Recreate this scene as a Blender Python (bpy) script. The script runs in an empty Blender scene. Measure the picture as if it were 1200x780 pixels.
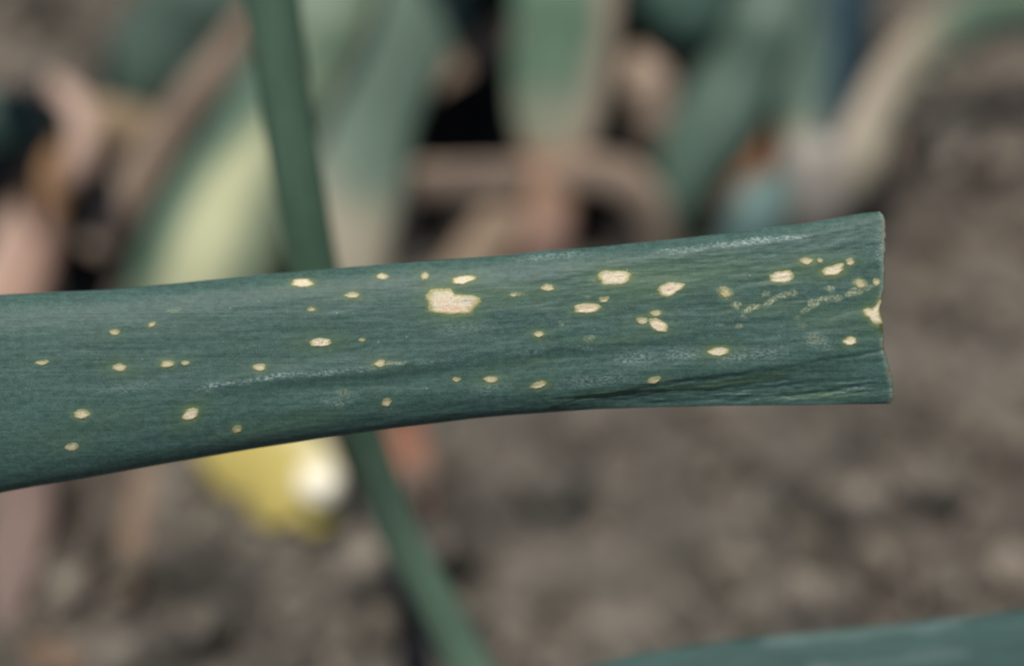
import bpy, math
import numpy as np
from mathutils import Vector

S = bpy.context.scene
R = math.radians

# ---------------------------------------------------------------- camera, sky, sun, exposure
H = 0.38                       # camera height above the soil (m)
PITCH = 50.0                   # looking down
FOCAL_PX = 2000.0              # 60 mm lens on 36 mm film, 1200 px wide
LEAF_D = 0.25                  # distance of the leaf in focus
cp, sp = math.cos(R(PITCH)), math.sin(R(PITCH))
FWD = np.array([0, cp, -sp]); UP = np.array([0, sp, cp]); RIGHT = np.array([1.0, 0, 0])
CAM = np.array([0, 0, H])

cam = bpy.data.cameras.new('camera')
cam.lens = 60; cam.sensor_width = 36; cam.sensor_fit = 'HORIZONTAL'
cam.clip_start = 0.005; cam.clip_end = 500
cam.dof.use_dof = True
cam.dof.focus_distance = LEAF_D - 0.0065
cam.dof.aperture_fstop = 4.7
cam_o = bpy.data.objects.new('camera', cam)
cam_o.location = (0, 0, H)
cam_o.rotation_euler = (R(90 - PITCH), 0, 0)
S.collection.objects.link(cam_o)
S.camera = cam_o

SUN_DIR = Vector((-0.09, 0.04, 0.99)).normalized()     # towards the sun
sun_el = math.asin(SUN_DIR.z)
sun_az = math.atan2(SUN_DIR.x, SUN_DIR.y)
w = bpy.data.worlds.new('World'); S.world = w; w.use_nodes = True
nt = w.node_tree
sky = nt.nodes.new('ShaderNodeTexSky'); sky.sky_type = 'NISHITA'; sky.sun_disc = False
sky.sun_elevation = sun_el; sky.sun_rotation = sun_az
nt.links.new(sky.outputs[0], nt.nodes['Background'].inputs['Color'])
nt.nodes['Background'].inputs['Strength'].default_value = 0.06
sun = bpy.data.lights.new('sun', 'SUN'); sun.energy = 4.5; sun.angle = R(0.53); sun.color = (1, 0.95, 0.88)
sun_o = bpy.data.objects.new('sun', sun)
sun_o.rotation_euler = SUN_DIR.to_track_quat('Z', 'Y').to_euler()
sun_o.location = (0, 0, 3)
S.collection.objects.link(sun_o)
S.view_settings.view_transform = 'Standard'; S.view_settings.look = 'None'
S.view_settings.exposure = 0.0; S.view_settings.gamma = 1.0
S.render.engine = 'CYCLES'
S.cycles.use_denoising = True
S.cycles.max_bounces = 8

rng = np.random.default_rng(7)

# ---------------------------------------------------------------- places
def P(px, py, d):
    """point at depth d on the line of sight through photo position (px, py)"""
    px = np.asarray(px, float); py = np.asarray(py, float); d = np.asarray(d, float)
    x = (px - 600) / FOCAL_PX * d; y = -(py - 390) / FOCAL_PX * d
    return CAM + x[..., None] * RIGHT + y[..., None] * UP + d[..., None] * FWD

def depth_at(py, h):
    return (H - np.asarray(h, float)) / (sp + (np.asarray(py, float) - 390) / FOCAL_PX * cp)

def PH(px, py, h):
    """point at height h above the ground on that line of sight"""
    return P(px, py, depth_at(py, h))

# ---------------------------------------------------------------- noise
def _hash(ix, iy, iz, seed):
    n = (ix.astype(np.int64) * 374761393 + iy.astype(np.int64) * 668265263 + iz.astype(np.int64) * 2147483647 + seed * 974711) & 0xffffffff
    n = ((n ^ (n >> 13)) * 1274126177) & 0xffffffff
    n = ((n ^ (n >> 16)) * 2246822519) & 0xffffffff
    return ((n ^ (n >> 15)) & 0xffff) / 65535.0

def noise(x, y, z=0.0, seed=0):
    x, y, z = np.broadcast_arrays(np.asarray(x, float), np.asarray(y, float), np.asarray(z, float))
    ix, iy, iz = np.floor(x), np.floor(y), np.floor(z)
    fx, fy, fz = x - ix, y - iy, z - iz
    fx, fy, fz = [f * f * (3 - 2 * f) for f in (fx, fy, fz)]
    out = 0
    for dx in (0, 1):
        for dy in (0, 1):
            for dz in (0, 1):
                wgt = (fx if dx else 1 - fx) * (fy if dy else 1 - fy) * (fz if dz else 1 - fz)
                out = out + wgt * _hash(ix + dx, iy + dy, iz + dz, seed)
    return out * 2 - 1

def fbm(x, y, z=0.0, seed=0, oct=4, gain=0.5):
    a, s, f = 1.0, 0.0, 1.0
    for k in range(oct):
        s = s + a * noise(np.asarray(x) * f, np.asarray(y) * f, np.asarray(z) * f, seed + k * 17)
        a *= gain; f *= 2.03
    return s

def sstep(a, b, x):
    t = np.clip((np.asarray(x, float) - a) / (b - a), 0, 1)
    return t * t * (3 - 2 * t)

def spline(pts, n):
    """Catmull-Rom through the rows of pts, n samples evenly spaced along it"""
    p = np.asarray(pts, float)
    q = np.vstack([2 * p[0] - p[1], p, 2 * p[-1] - p[-2]])
    seg = len(p) - 1
    t = np.linspace(0, seg, 40 * seg + 1)
    i = np.minimum(t.astype(int), seg - 1); f = (t - i)[:, None]
    a, b, c, d = q[i], q[i + 1], q[i + 2], q[i + 3]
    r = 0.5 * (2 * b + (c - a) * f + (2 * a - 5 * b + 4 * c - d) * f ** 2 + (3 * b - a - 3 * c + d) * f ** 3)
    L = np.concatenate([[0], np.cumsum(np.linalg.norm(np.diff(r[:, :3], axis=0), axis=1))])
    s = np.linspace(0, L[-1], n)
    return np.stack([np.interp(s, L, r[:, k]) for k in range(r.shape[1])], 1), s

# ---------------------------------------------------------------- mesh making
def make_mesh(name, verts, quads, uv=None, attrs=None, mat=None, tris=None, smooth=True):
    me = bpy.data.meshes.new(name)
    verts = np.ascontiguousarray(verts, np.float32)
    quads = np.asarray(quads, np.int32).reshape(-1, 4)
    tris = np.zeros((0, 3), np.int32) if tris is None else np.asarray(tris, np.int32).reshape(-1, 3)
    nq, ntri = len(quads), len(tris)
    loops = np.concatenate([quads.ravel(), tris.ravel()])
    starts = np.concatenate([np.arange(nq) * 4, nq * 4 + np.arange(ntri) * 3])
    me.vertices.add(len(verts)); me.vertices.foreach_set('co', verts.ravel())
    me.loops.add(len(loops)); me.loops.foreach_set('vertex_index', loops.astype(np.int32))
    me.polygons.add(nq + ntri); me.polygons.foreach_set('loop_start', starts.astype(np.int32))
    me.update(calc_edges=True)
    me.polygons.foreach_set('use_smooth', np.full(nq + ntri, smooth))
    if uv is not None:
        l = me.uv_layers.new(name='uv')
        l.data.foreach_set('uv', np.ascontiguousarray(np.asarray(uv, np.float32)[loops]).ravel())
    for k, v in (attrs or {}).items():
        a = me.attributes.new(k, 'FLOAT', 'POINT')
        a.data.foreach_set('value', np.ascontiguousarray(v, np.float32).ravel())
    if mat: me.materials.append(mat)
    me.validate()
    return me

def grid_faces(n, m, wrap=False, off=0, flip=False):
    i = np.arange(n - 1)[:, None]; j = np.arange(m if wrap else m - 1)[None, :]
    a = i * m + j; b = i * m + (j + 1) % m; c = (i + 1) * m + (j + 1) % m; d = (i + 1) * m + j
    f = np.stack([a, b, c, d], -1).reshape(-1, 4) + off
    return f[:, ::-1] if flip else f

def link(name, me, parent=None, **props):
    o = bpy.data.objects.new(name, me)
    S.collection.objects.link(o)
    if parent is not None:
        o.parent = parent
        o.location = -np.array(parent.location)
    for k, v in props.items(): o[k] = v
    return o

def root(name, loc, label, cat, group=None):
    o = bpy.data.objects.new(name, None); o.empty_display_size = 0.01
    S.collection.objects.link(o); o.location = loc
    o['label'] = label; o['category'] = cat
    if group: o['group'] = group
    return o

# ---------------------------------------------------------------- materials
class NT:
    def __init__(self, name):
        self.m = bpy.data.materials.new(name); self.m.use_nodes = True
        self.t = self.m.node_tree; self.bsdf = self.t.nodes['Principled BSDF']
        self.out = self.t.nodes['Material Output']
    def n(self, typ, **kw):
        nd = self.t.nodes.new(typ)
        for k, v in kw.items():
            if k.startswith('i_'):
                nd.inputs[int(k[2:]) if k[2:].isdigit() else k[2:].replace('_', ' ')].default_value = v
            else: setattr(nd, k, v)
        return nd
    def l(self, a, b): self.t.links.new(a, b)
    def attr(self, name): return self.n('ShaderNodeAttribute', attribute_name=name).outputs['Fac']
    def math(self, op, a, b=None, clamp=False):
        nd = self.n('ShaderNodeMath', operation=op, use_clamp=clamp)
        for k, v in enumerate((a, b)):
            if v is None: continue
            if isinstance(v, (int, float)): nd.inputs[k].default_value = v
            else: self.l(v, nd.inputs[k])
        return nd.outputs[0]
    def mix(self, fac, a, b, blend='MIX'):
        nd = self.n('ShaderNodeMix', data_type='RGBA', blend_type=blend)
        for k, v in ((0, fac), (6, a), (7, b)):
            if isinstance(v, (int, float)): nd.inputs[k].default_value = v
            elif isinstance(v, tuple): nd.inputs[k].default_value = (*v, 1)
            else: self.l(v, nd.inputs[k])
        return nd.outputs[2]
    def coords(self, src='UV', scale=(1, 1, 1)):
        tc = self.n('ShaderNodeTexCoord'); mp = self.n('ShaderNodeMapping')
        mp.inputs['Scale'].default_value = scale
        self.l(tc.outputs[src], mp.inputs['Vector']); return mp.outputs[0]
    def noise(self, vec, scale=1.0, detail=3.0, rough=0.55, dist=0.0):
        nd = self.n('ShaderNodeTexNoise'); nd.inputs['Scale'].default_value = scale
        nd.inputs['Detail'].default_value = detail; nd.inputs['Roughness'].default_value = rough
        nd.inputs['Distortion'].default_value = dist
        self.l(vec, nd.inputs['Vector']); return nd.outputs['Fac']
    def ramp(self, fac, lo, hi, a=0.0, b=1.0):
        nd = self.n('ShaderNodeMapRange', interpolation_type='SMOOTHSTEP')
        nd.inputs['From Min'].default_value = lo; nd.inputs['From Max'].default_value = hi
        nd.inputs['To Min'].default_value = a; nd.inputs['To Max'].default_value = b
        self.l(fac, nd.inputs['Value']); return nd.outputs[0]
    def bump(self, h, strength, dist, normal=None):
        nd = self.n('ShaderNodeBump'); nd.inputs['Strength'].default_value = strength
        nd.inputs['Distance'].default_value = dist
        self.l(h, nd.inputs['Height'])
        if normal is not None: self.l(normal, nd.inputs['Normal'])
        return nd.outputs[0]

def main_leaf_material():
    g = NT('waxy_onion_leaf')                                 # UV in millimetres: u along, v across
    stri = g.noise(g.coords('UV', (0.10, 2.2, 1)), 1, 4, 0.6)
    stri2 = g.noise(g.coords('UV', (0.35, 6.0, 1)), 1, 3, 0.6)
    blot = g.noise(g.coords('UV', (0.10, 0.28, 1)), 1, 4, 0.6)
    fine = g.noise(g.coords('UV', (5.5, 6.5, 1)), 1, 3, 0.65)
    fine2 = g.noise(g.coords('UV', (1.6, 3.4, 1)), 1, 3, 0.6)
    c = g.mix(g.ramp(blot, 0.36, 0.66), (0.028, 0.066, 0.056), (0.040, 0.083, 0.075))
    c = g.mix(g.math('MULTIPLY', g.ramp(stri, 0.35, 0.7), 0.6), c, (0.040, 0.098, 0.072))
    c = g.mix(g.math('MULTIPLY', g.ramp(stri2, 0.52, 0.74), 0.25), c, (0.085, 0.150, 0.140))
    c = g.mix(g.math('MULTIPLY', g.ramp(fine, 0.46, 0.68), 0.6), c, (0.120, 0.185, 0.160))
    c = g.mix(g.math('MULTIPLY', g.ramp(fine2, 0.48, 0.26), 0.7), c, (0.020, 0.055, 0.050))
    mott = g.noise(g.coords('UV', (0.8, 1.3, 1)), 1, 6, 0.7)
    c = g.mix(g.ramp(mott, 0.40, 0.60), g.mix(1.0, c, (0.83, 0.86, 0.85), 'MULTIPLY'), g.mix(1.0, c, (1.20, 1.17, 1.18), 'MULTIPLY'))
    vein = g.noise(g.coords('UV', (0.012, 3.4, 1)), 1, 2, 0.5)
    c = g.mix(g.math('MULTIPLY', g.ramp(vein, 0.50, 0.66), 0.30), c, (0.068, 0.122, 0.102))
    c = g.mix(g.math('MULTIPLY', g.ramp(vein, 0.44, 0.30), 0.28), c, (0.022, 0.056, 0.044))
    green = g.math('MULTIPLY', g.attr('green'), g.ramp(fine2, 0.25, 0.6, 0.35, 0.65))
    c = g.mix(green, c, (0.085, 0.140, 0.062))
    wax_glint = g.math('MULTIPLY', g.attr('wax'), g.ramp(g.noise(g.coords('UV', (1.6, 4.2, 1)), 1, 4, 0.7), 0.42, 0.66))
    c = g.mix(wax_glint, c, (0.30, 0.38, 0.36))
    halo = g.math('MULTIPLY', g.attr('halo'), g.ramp(fine2, 0.2, 0.55, 0.7, 1.0))
    c = g.mix(halo, c, (0.125, 0.165, 0.065))
    speck = g.ramp(g.noise(g.coords('UV', (2.4, 3.0, 1)), 1, 4, 0.65), 0.44, 0.60)
    scar = g.math('MULTIPLY', g.attr('scar'), g.math('ADD', g.math('MULTIPLY', speck, 0.62), 0.16))
    c = g.mix(scar, c, (0.40, 0.42, 0.25))
    c = g.mix(g.math('MULTIPLY', g.attr('rim'), g.ramp(fine2, 0.3, 0.6, 0.3, 1.0)), c, g.mix(g.ramp(blot, 0.45, 0.6), (0.20, 0.27, 0.22), (0.24, 0.21, 0.12)))
    c = g.mix(g.attr('corky'), c, (0.05, 0.085, 0.02))
    # scattered pale specks of dust
    v2 = g.n('ShaderNodeTexVoronoi', feature='F1'); v2.inputs['Scale'].default_value = 1.0
    g.l(g.coords('UV', (0.55, 0.8, 1)), v2.inputs['Vector'])
    dust = g.math('MULTIPLY', g.ramp(v2.outputs['Distance'], 0.10, 0.04), g.ramp(blot, 0.50, 0.68))
    c = g.mix(g.math('MULTIPLY', dust, 0.7), c, (0.42, 0.45, 0.40))
    g.l(c, g.bsdf.inputs['Base Color'])
    g.l(g.math('ADD', g.ramp(fine, 0.3, 0.7, 0.44, 0.62), g.math('MULTIPLY', g.attr('halo'), 0.15)), g.bsdf.inputs['Roughness'])
    g.bsdf.inputs['Specular IOR Level'].default_value = 0.28
    g.bsdf.inputs['Subsurface Weight'].default_value = 0.0
    b = g.bump(vein, 0.35, 0.00006); b = g.bump(stri2, 0.25, 0.00005, b)
    b = g.bump(stri, 0.35, 0.00010, b)
    b = g.bump(fine, 0.5, 0.00006, b)
    g.l(b, g.bsdf.inputs['Normal'])
    return g.m

def lesion_material(name='dried_lesion', a=(0.58, 0.51, 0.34), b=(0.74, 0.68, 0.54), pink=(0.66, 0.47, 0.34), pinkness=0.8, rimc=(0.235, 0.24, 0.085)):
    g = NT(name)
    n1 = g.noise(g.coords('UV', (1.4, 2.0, 1)), 1, 3, 0.6)
    n2 = g.noise(g.coords('UV', (3.5, 5.0, 1)), 1, 3, 0.6)
    c = g.mix(g.ramp(n2, 0.35, 0.62), a, b)
    n3 = g.noise(g.coords('UV', (2.0, 7.0, 1)), 1, 4, 0.65)
    c = g.mix(g.math('MULTIPLY', g.ramp(n3, 0.50, 0.36), 0.25), c, tuple(v * 0.62 for v in a))
    oi = g.n('ShaderNodeObjectInfo')
    c = g.mix(g.math('MULTIPLY', oi.outputs['Random'], 0.35), c, tuple(v * 0.75 for v in a))
    c = g.mix(g.math('MULTIPLY', g.attr('tint'), g.ramp(n1, 0.30, 0.60)), c, (0.56, 0.33, 0.20))
    c = g.mix(g.math('MULTIPLY', g.attr('ash'), g.ramp(n3, 0.35, 0.6)), c, (0.30, 0.31, 0.31))
    c = g.mix(g.math('MULTIPLY', g.math('MULTIPLY', g.ramp(n1, 0.50, 0.72), g.attr('core')), pinkness), c, pink)
    c = g.mix(g.attr('rim'), c, rimc)
    g.l(c, g.bsdf.inputs['Base Color'])
    g.bsdf.inputs['Roughness'].default_value = 0.6
    g.bsdf.inputs['Specular IOR Level'].default_value = 0.3
    g.l(g.bump(n2, 0.6, 0.00015), g.bsdf.inputs['Normal'])
    return g.m

def leaf_material(name, green, dark, pale, dry=(0.40, 0.29, 0.18), trans=0.22, rough=0.42, spec=0.35):
    g = NT(name)                                              # attributes: pale, dry in 0..1
    s1 = g.noise(g.coords('UV', (0.05, 0.7, 1)), 1, 3, 0.55)
    s2 = g.noise(g.coords('UV', (0.25, 2.4, 1)), 1, 3, 0.6)
    bl = g.noise(g.coords('UV', (0.09, 0.12, 1)), 1, 3, 0.6)
    c = g.mix(g.ramp(s1, 0.3, 0.7), dark, green)
    c = g.mix(g.math('MULTIPLY', g.ramp(s2, 0.5, 0.75), 0.35), c, tuple(min(1, v * 1.7) for v in green))
    pl = g.math('ADD', g.attr('pale'), g.math('MULTIPLY', g.math('SUBTRACT', bl, 0.5), 0.35))
    c = g.mix(g.ramp(pl, 0.15, 0.8), c, pale)
    dr = g.math('ADD', g.attr('dry'), g.math('MULTIPLY', g.math('SUBTRACT', s1, 0.5), 0.5))
    dcol = g.mix(g.ramp(s2, 0.35, 0.65), tuple(v * 0.6 for v in dry), dry)
    c = g.mix(g.ramp(dr, 0.2, 0.8), c, dcol)
    g.l(c, g.bsdf.inputs['Base Color'])
    g.bsdf.inputs['Roughness'].default_value = rough
    g.bsdf.inputs['Specular IOR Level'].default_value = spec
    g.l(g.bump(s2, 0.4, 0.0004), g.bsdf.inputs['Normal'])
    if trans > 0:
        tr = g.n('ShaderNodeBsdfTranslucent'); g.l(c, tr.inputs['Color'])
        mx = g.n('ShaderNodeMixShader'); mx.inputs[0].default_value = trans
        g.l(g.bsdf.outputs[0], mx.inputs[1]); g.l(tr.outputs[0], mx.inputs[2])
        g.l(mx.outputs[0], g.out.inputs['Surface'])
    return g.m

def soil_material(name, dark=1.0):
    g = NT(name)
    o = g.coords('Object', (1, 1, 1))
    n1 = g.noise(o, 40, 4, 0.6); n2 = g.noise(o, 90, 5, 0.65); n3 = g.noise(o, 420, 4, 0.6); n4 = g.noise(o, 9, 2, 0.5)
    k = dark
    c = g.mix(g.ramp(n1, 0.36, 0.64), (0.054 * k, 0.049 * k, 0.041 * k), (0.124 * k, 0.112 * k, 0.095 * k))
    c = g.mix(g.math('MULTIPLY', g.ramp(n4, 0.45, 0.7), 0.5), c, (0.140 * k, 0.112 * k, 0.092 * k))
    c = g.mix(g.math('MULTIPLY', g.ramp(n2, 0.55, 0.75), 0.6), c, (0.21 * k, 0.185 * k, 0.16 * k))
    c = g.mix(g.math('MULTIPLY', g.ramp(n2, 0.45, 0.25), 0.7), c, (0.050 * k, 0.042 * k, 0.034 * k))
    c = g.mix(g.math('MULTIPLY', g.ramp(n3, 0.56, 0.72), 0.35), c, (0.30 * k, 0.27 * k, 0.23 * k))
    c = g.mix(g.attr('light'), c, g.mix(1.0, c, (1.45, 1.43, 1.40), 'MULTIPLY'))
    oi = g.n('ShaderNodeObjectInfo')
    c = g.mix(oi.outputs['Random'], c, g.mix(1.0, c, (1.35, 1.33, 1.28), 'MULTIPLY'))
    c = g.mix(g.attr('moist'), c, g.mix(1.0, c, (0.36, 0.36, 0.38), 'MULTIPLY'))  # shade of the plant gaps painted into the soil colour
    g.l(c, g.bsdf.inputs['Base Color'])
    g.bsdf.inputs['Roughness'].default_value = 0.95
    g.bsdf.inputs['Specular IOR Level'].default_value = 0.15
    b = g.bump(n2, 0.8, 0.003); b = g.bump(n3, 0.8, 0.0012, b)
    g.l(b, g.bsdf.inputs['Normal'])
    return g.m

M_SOIL = soil_material('dry_grey_soil')
M_CLOD = soil_material('dry_soil_clod', 1.15)
M_PALECLOD = soil_material('pale_soil_clod', 1.7)
M_LEAF = main_leaf_material()
M_LESION = lesion_material()
M_LESION_MID = lesion_material('ageing_lesion', (0.44, 0.39, 0.24), (0.56, 0.51, 0.36), (0.50, 0.34, 0.22), 0.6, (0.16, 0.19, 0.085))
M_LESION_DULL = lesion_material('faint_lesion', (0.40, 0.36, 0.20), (0.46, 0.42, 0.27), (0.42, 0.27, 0.17), 0.5, (0.17, 0.20, 0.085))

# ---------------------------------------------------------------- ground
# hollows sunk to darken the gaps between the plants, and small pits in the bed: photo position, half sizes in px, depth in m
HOLES = [(530, 130, 52, 66, .012), (752, 100, 36, 95, .012), (690, 275, 40, 30, .010), (528, 275, 34, 26, .010), (560, 10, 40, 40, .012), (985, 40, 40, 80, .02),
         (545, 668, 34, 30, .014), (948, 585, 44, 44, .012), (262, 752, 52, 34, .016), (180, 692, 24, 22, .014), (128, 648, 28, 40, .016), (655, 705, 30, 34, .012), (720, 520, 40, 34, .010), (78, 585, 26, 40, .016),
         (860, 545, 40, 30, .008), (1050, 690, 44, 30, .010), (705, 600, 34, 26, .008), (1090, 285, 50, 34, .010), (1150, 215, 34, 30, .010), (60, 25, 40, 22, .010), (440, 720, 30, 24, .010), (395, 770, 40, 20, .012), (1180, 520, 40, 30, .010)]
def soil_height(x, y):
    h = 0.0060 * fbm(x * 16, y * 16, seed=3, oct=3)
    h = h + 0.0110 * np.abs(fbm(x * 42, y * 42, seed=5, oct=4))
    h = h + 0.0016 * fbm(x * 210, y * 210, seed=9, oct=3)
    for px, py, rx, ry, dp in HOLES:
        c = PH(px, py, 0.0); k = depth_at(py, 0) / FOCAL_PX
        r = np.hypot((x - c[0]) / (rx * k), (y - c[1]) / (ry * k * 1.45)) + 0.25 * noise(x * 90, y * 90, seed=61)
        h = h - dp * sstep(1.15, 0.55, r)
    far = np.hypot(x, y - 0.35)
    return h * (1 + 2.0 * sstep(1.0, 6.0, far)) - 0.006

def paint_gap_shade(x, y):
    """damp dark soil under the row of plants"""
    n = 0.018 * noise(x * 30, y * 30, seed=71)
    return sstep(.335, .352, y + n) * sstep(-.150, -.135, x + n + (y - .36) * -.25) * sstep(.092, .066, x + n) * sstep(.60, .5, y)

def ground():
    a = np.linspace(-1, 1, 420)
    gx = 0.36 * a + 60 * np.sign(a) * np.abs(a) ** 15
    b = np.linspace(-1, 1, 420)
    gy = 0.36 + 0.36 * b + 60 * np.sign(b) * np.abs(b) ** 15
    X, Y = np.meshgrid(gx, gy, indexing='ij')
    v = np.stack([X, Y, soil_height(X, Y)], -1).reshape(-1, 3)
    link('soil', make_mesh('soil', v, grid_faces(420, 420), attrs={'moist': paint_gap_shade(X, Y), 'light': 0.8 * sstep(.15, .55, fbm(X * 34, Y * 34, seed=91, oct=3))}, mat=M_SOIL), kind='structure')
ground()

def lump(seed, n=9, m=14, rough=0.28):
    """unit soil lump: verts, quads"""
    th = np.linspace(0.02, math.pi - 0.02, n); ph = np.linspace(0, 2 * math.pi, m, endpoint=False)
    T, F = np.meshgrid(th, ph, indexing='ij')
    x, y, z = np.sin(T) * np.cos(F), np.sin(T) * np.sin(F), np.cos(T)
    r = 1 + rough * fbm(x * 1.6 + seed * 3.1, y * 1.6, z * 1.6, seed=seed, oct=3) + 0.10 * noise(x * 5, y * 5, z * 5 + seed, seed=seed + 2)
    v = np.stack([x * r, y * r, z * r * 0.72], -1).reshape(-1, 3)
    f = grid_faces(n, m, True, flip=True)
    return v, f

LUMPS = [lump(s, rough=0.42) for s in range(6)]

def clod_stuff():
    vs, fs, off = [], [], 0
    n = 2600; big = 46
    xs = rng.uniform(-0.24, 0.24, n); ys = rng.uniform(0.12, 0.66, n)
    rs = 0.0011 + 0.0042 * rng.random(n) ** 3
    rs[:big] = rng.uniform(.004, .0075, big); ys[:big] = rng.uniform(.20, .50, big)
    hs = soil_height(xs, ys)
    for k in range(n):
        v, f = LUMPS[k % 6]
        a = rng.uniform(0, 6.28); ca, sa = math.cos(a), math.sin(a)
        q = v * rs[k] * rng.uniform(0.75, 1.25, 3)
        q = np.stack([q[:, 0] * ca - q[:, 1] * sa, q[:, 0] * sa + q[:, 1] * ca, q[:, 2]], 1)
        vs.append(q + (xs[k], ys[k], hs[k] + rs[k] * 0.15)); fs.append(f + off); off += len(v)
    link('soil_crumbs', make_mesh('soil_crumbs', np.vstack(vs), np.vstack(fs), attrs={'light': np.repeat(rng.random(n) ** 2.5, len(LUMPS[0][0])), 'moist': paint_gap_shade(np.vstack(vs)[:, 0], np.vstack(vs)[:, 1])}, mat=M_CLOD), kind='stuff',
         label='loose crumbs of grey soil strewn over the bed', category='soil crumbs')
clod_stuff()

def clod(px, py, rpx, label, mat=M_CLOD, group=None, name='soil_clod', seed=0, flat=1.0):
    p = PH(px, py, 0.004); d = depth_at(py, 0.004)
    r = 0.72 * rpx * d / FOCAL_PX
    v, f = lump(seed + 40, 18, 28, 0.50)
    o = link(name, make_mesh(name, v * (r, r, r * flat), f, mat=mat))
    z = float(soil_height(p[0], p[1]))
    o.location = (p[0], p[1], z + r * 0.30 * flat); o.rotation_euler = (0, 0, seed * 1.7)
    o['label'] = label; o['category'] = 'clod'
    if group: o['group'] = group
    return o

# ---------------------------------------------------------------- leaf builder
def leaf_mesh(name, pts, mat, roll=0.0, K=24, N=70, camber=0.0, pale=None, dry=None, wav=0.05, seed=0, thick=None, keel=0.0):
    """closed leaf skin along 3-D points. pts rows: (x, y, z, width, thickness)"""
    a, s = spline(pts, N)
    c = a[:, :3]; W = a[:, 3]; TH = np.maximum(a[:, 4], 0.0003)
    t = np.gradient(c, axis=0); t /= np.linalg.norm(t, axis=1)[:, None]
    view = c - CAM; view /= np.linalg.norm(view, axis=1)[:, None]
    side = np.cross(t, view); side /= np.linalg.norm(side, axis=1)[:, None] + 1e-9
    for k in range(1, N):
        if np.dot(side[k], side[k - 1]) < 0: side[k] *= -1
    nrm = np.cross(side, t)                                  # towards the back or the front
    sg = np.sign(np.sum(nrm * -view, axis=1)); nrm *= np.where(sg == 0, 1, sg)[:, None]
    ro = np.interp(np.linspace(0, 1, N), np.linspace(0, 1, len(np.atleast_1d(roll))), np.atleast_1d(roll)) * math.pi / 180
    sd = side * np.cos(ro)[:, None] + nrm * np.sin(ro)[:, None]
    nm = nrm * np.cos(ro)[:, None] - side * np.sin(ro)[:, None]
    ang = np.linspace(0, 2 * math.pi, K, endpoint=False)
    ca, sa = np.cos(ang), np.sin(ang)
    u = np.linspace(0, 1, N)
    wv = 1 + wav * fbm(u[:, None] * 5 + seed, ca[None] * 0.8, sa[None] * 0.8 + seed * 1.3, seed=seed, oct=3)
    lx = (W[:, None] / 2) * ca * wv
    lz = (TH[:, None] / 2) * np.sign(sa) * np.abs(sa) ** 0.8 * wv + camber * W[:, None] * (ca ** 2 - 0.4) * -1
    lz = lz - keel * W[:, None] * (1 - np.abs(ca)) 
    lz = lz + wav * 0.25 * W[:, None] * noise(u[:, None] * 6 + seed * 2.2, ca[None] * 1.2, seed=seed + 5)
    v = c[:, None] + sd[:, None] * lx[..., None] + nm[:, None] * lz[..., None]
    v = v.reshape(-1, 3)
    f = grid_faces(N, K, True)
    cap0 = len(v); v = np.vstack([v, c[:1], c[-1:]])
    j = np.arange(K)
    tris = np.vstack([np.stack([np.full(K, cap0), (j + 1) % K, j], 1),
                      np.stack([np.full(K, cap0 + 1), (N - 1) * K + j, (N - 1) * K + (j + 1) % K], 1)])
    U, A = np.meshgrid(u, ca, indexing='ij')
    SS = np.repeat(s[:, None], K, 1)
    uv = np.stack([SS * 1000, A * W[:, None] * 500], -1).reshape(-1, 2)
    pa = (pale(U, A) if pale else np.zeros_like(U)); dr = (dry(U, A) if dry else np.zeros_like(U))
    pa = np.broadcast_to(pa, U.shape).ravel(); dr = np.broadcast_to(dr, U.shape).ravel()
    uv = np.vstack([uv, uv[:1], uv[-1:]])
    pa = np.concatenate([pa, pa[:1], pa[-1:]]); dr = np.concatenate([dr, dr[:1], dr[-1:]])
    me = make_mesh(name, v, f, uv, {'pale': pa, 'dry': dr}, mat, tris)
    return me

def rows(spec, mode='h', lean=1.0):
    """spec rows (px, py, height or depth, width px, thickness as a share of the width) -> 3-D rows"""
    out = []
    for px, py, q, wpx, th in spec:
        if mode == 'h' and q > 0.02: q = 0.02 + (q - 0.02) * lean
        d = float(depth_at(py, q)) if mode == 'h' else q
        p = P(px, py, d); wd = wpx * d / FOCAL_PX
        out.append([*p, wd, wd * th])
    return out

G_MID = leaf_material('grey_green_leaf', (0.105, 0.165, 0.125), (0.070, 0.120, 0.092), (0.40, 0.38, 0.25))
G_YEL = leaf_material('yellowing_leaf', (0.125, 0.200, 0.140), (0.085, 0.150, 0.105), (0.66, 0.68, 0.42), dry=(0.42, 0.33, 0.20))
G_LIGHT = leaf_material('light_green_leaf', (0.15, 0.24, 0.160), (0.10, 0.175, 0.120), (0.40, 0.34, 0.255), dry=(0.44, 0.32, 0.22))
G_DARK = leaf_material('dark_green_leaf', (0.055, 0.105, 0.082), (0.032, 0.068, 0.054), (0.25, 0.24, 0.16), trans=0.1)
G_BLUE = leaf_material('blue_green_leaf', (0.035, 0.070, 0.085), (0.018, 0.040, 0.055), (0.25, 0.28, 0.28), trans=0.08)  # colour kept dark so the leaf stands in for shade
G_STEM = leaf_material('tubular_green_leaf', (0.064, 0.112, 0.074), (0.040, 0.082, 0.052), (0.155, 0.255, 0.175), trans=0.1, rough=0.38)
D_TAN = leaf_material('dry_tan_leaf', (0.42, 0.32, 0.24), (0.30, 0.225, 0.17), (0.5, 0.42, 0.32), dry=(0.30, 0.22, 0.15), trans=0.15, rough=0.7)
D_PINK = leaf_material('pinkish_dry_stalk', (0.46, 0.29, 0.22), (0.34, 0.22, 0.165), (0.52, 0.42, 0.34), dry=(0.33, 0.18, 0.08), trans=0.1, rough=0.65)
D_BROWN = leaf_material('brown_dry_leaf', (0.20, 0.135, 0.09), (0.12, 0.08, 0.055), (0.34, 0.26, 0.18), dry=(0.28, 0.13, 0.06), trans=0.1, rough=0.75)
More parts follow.
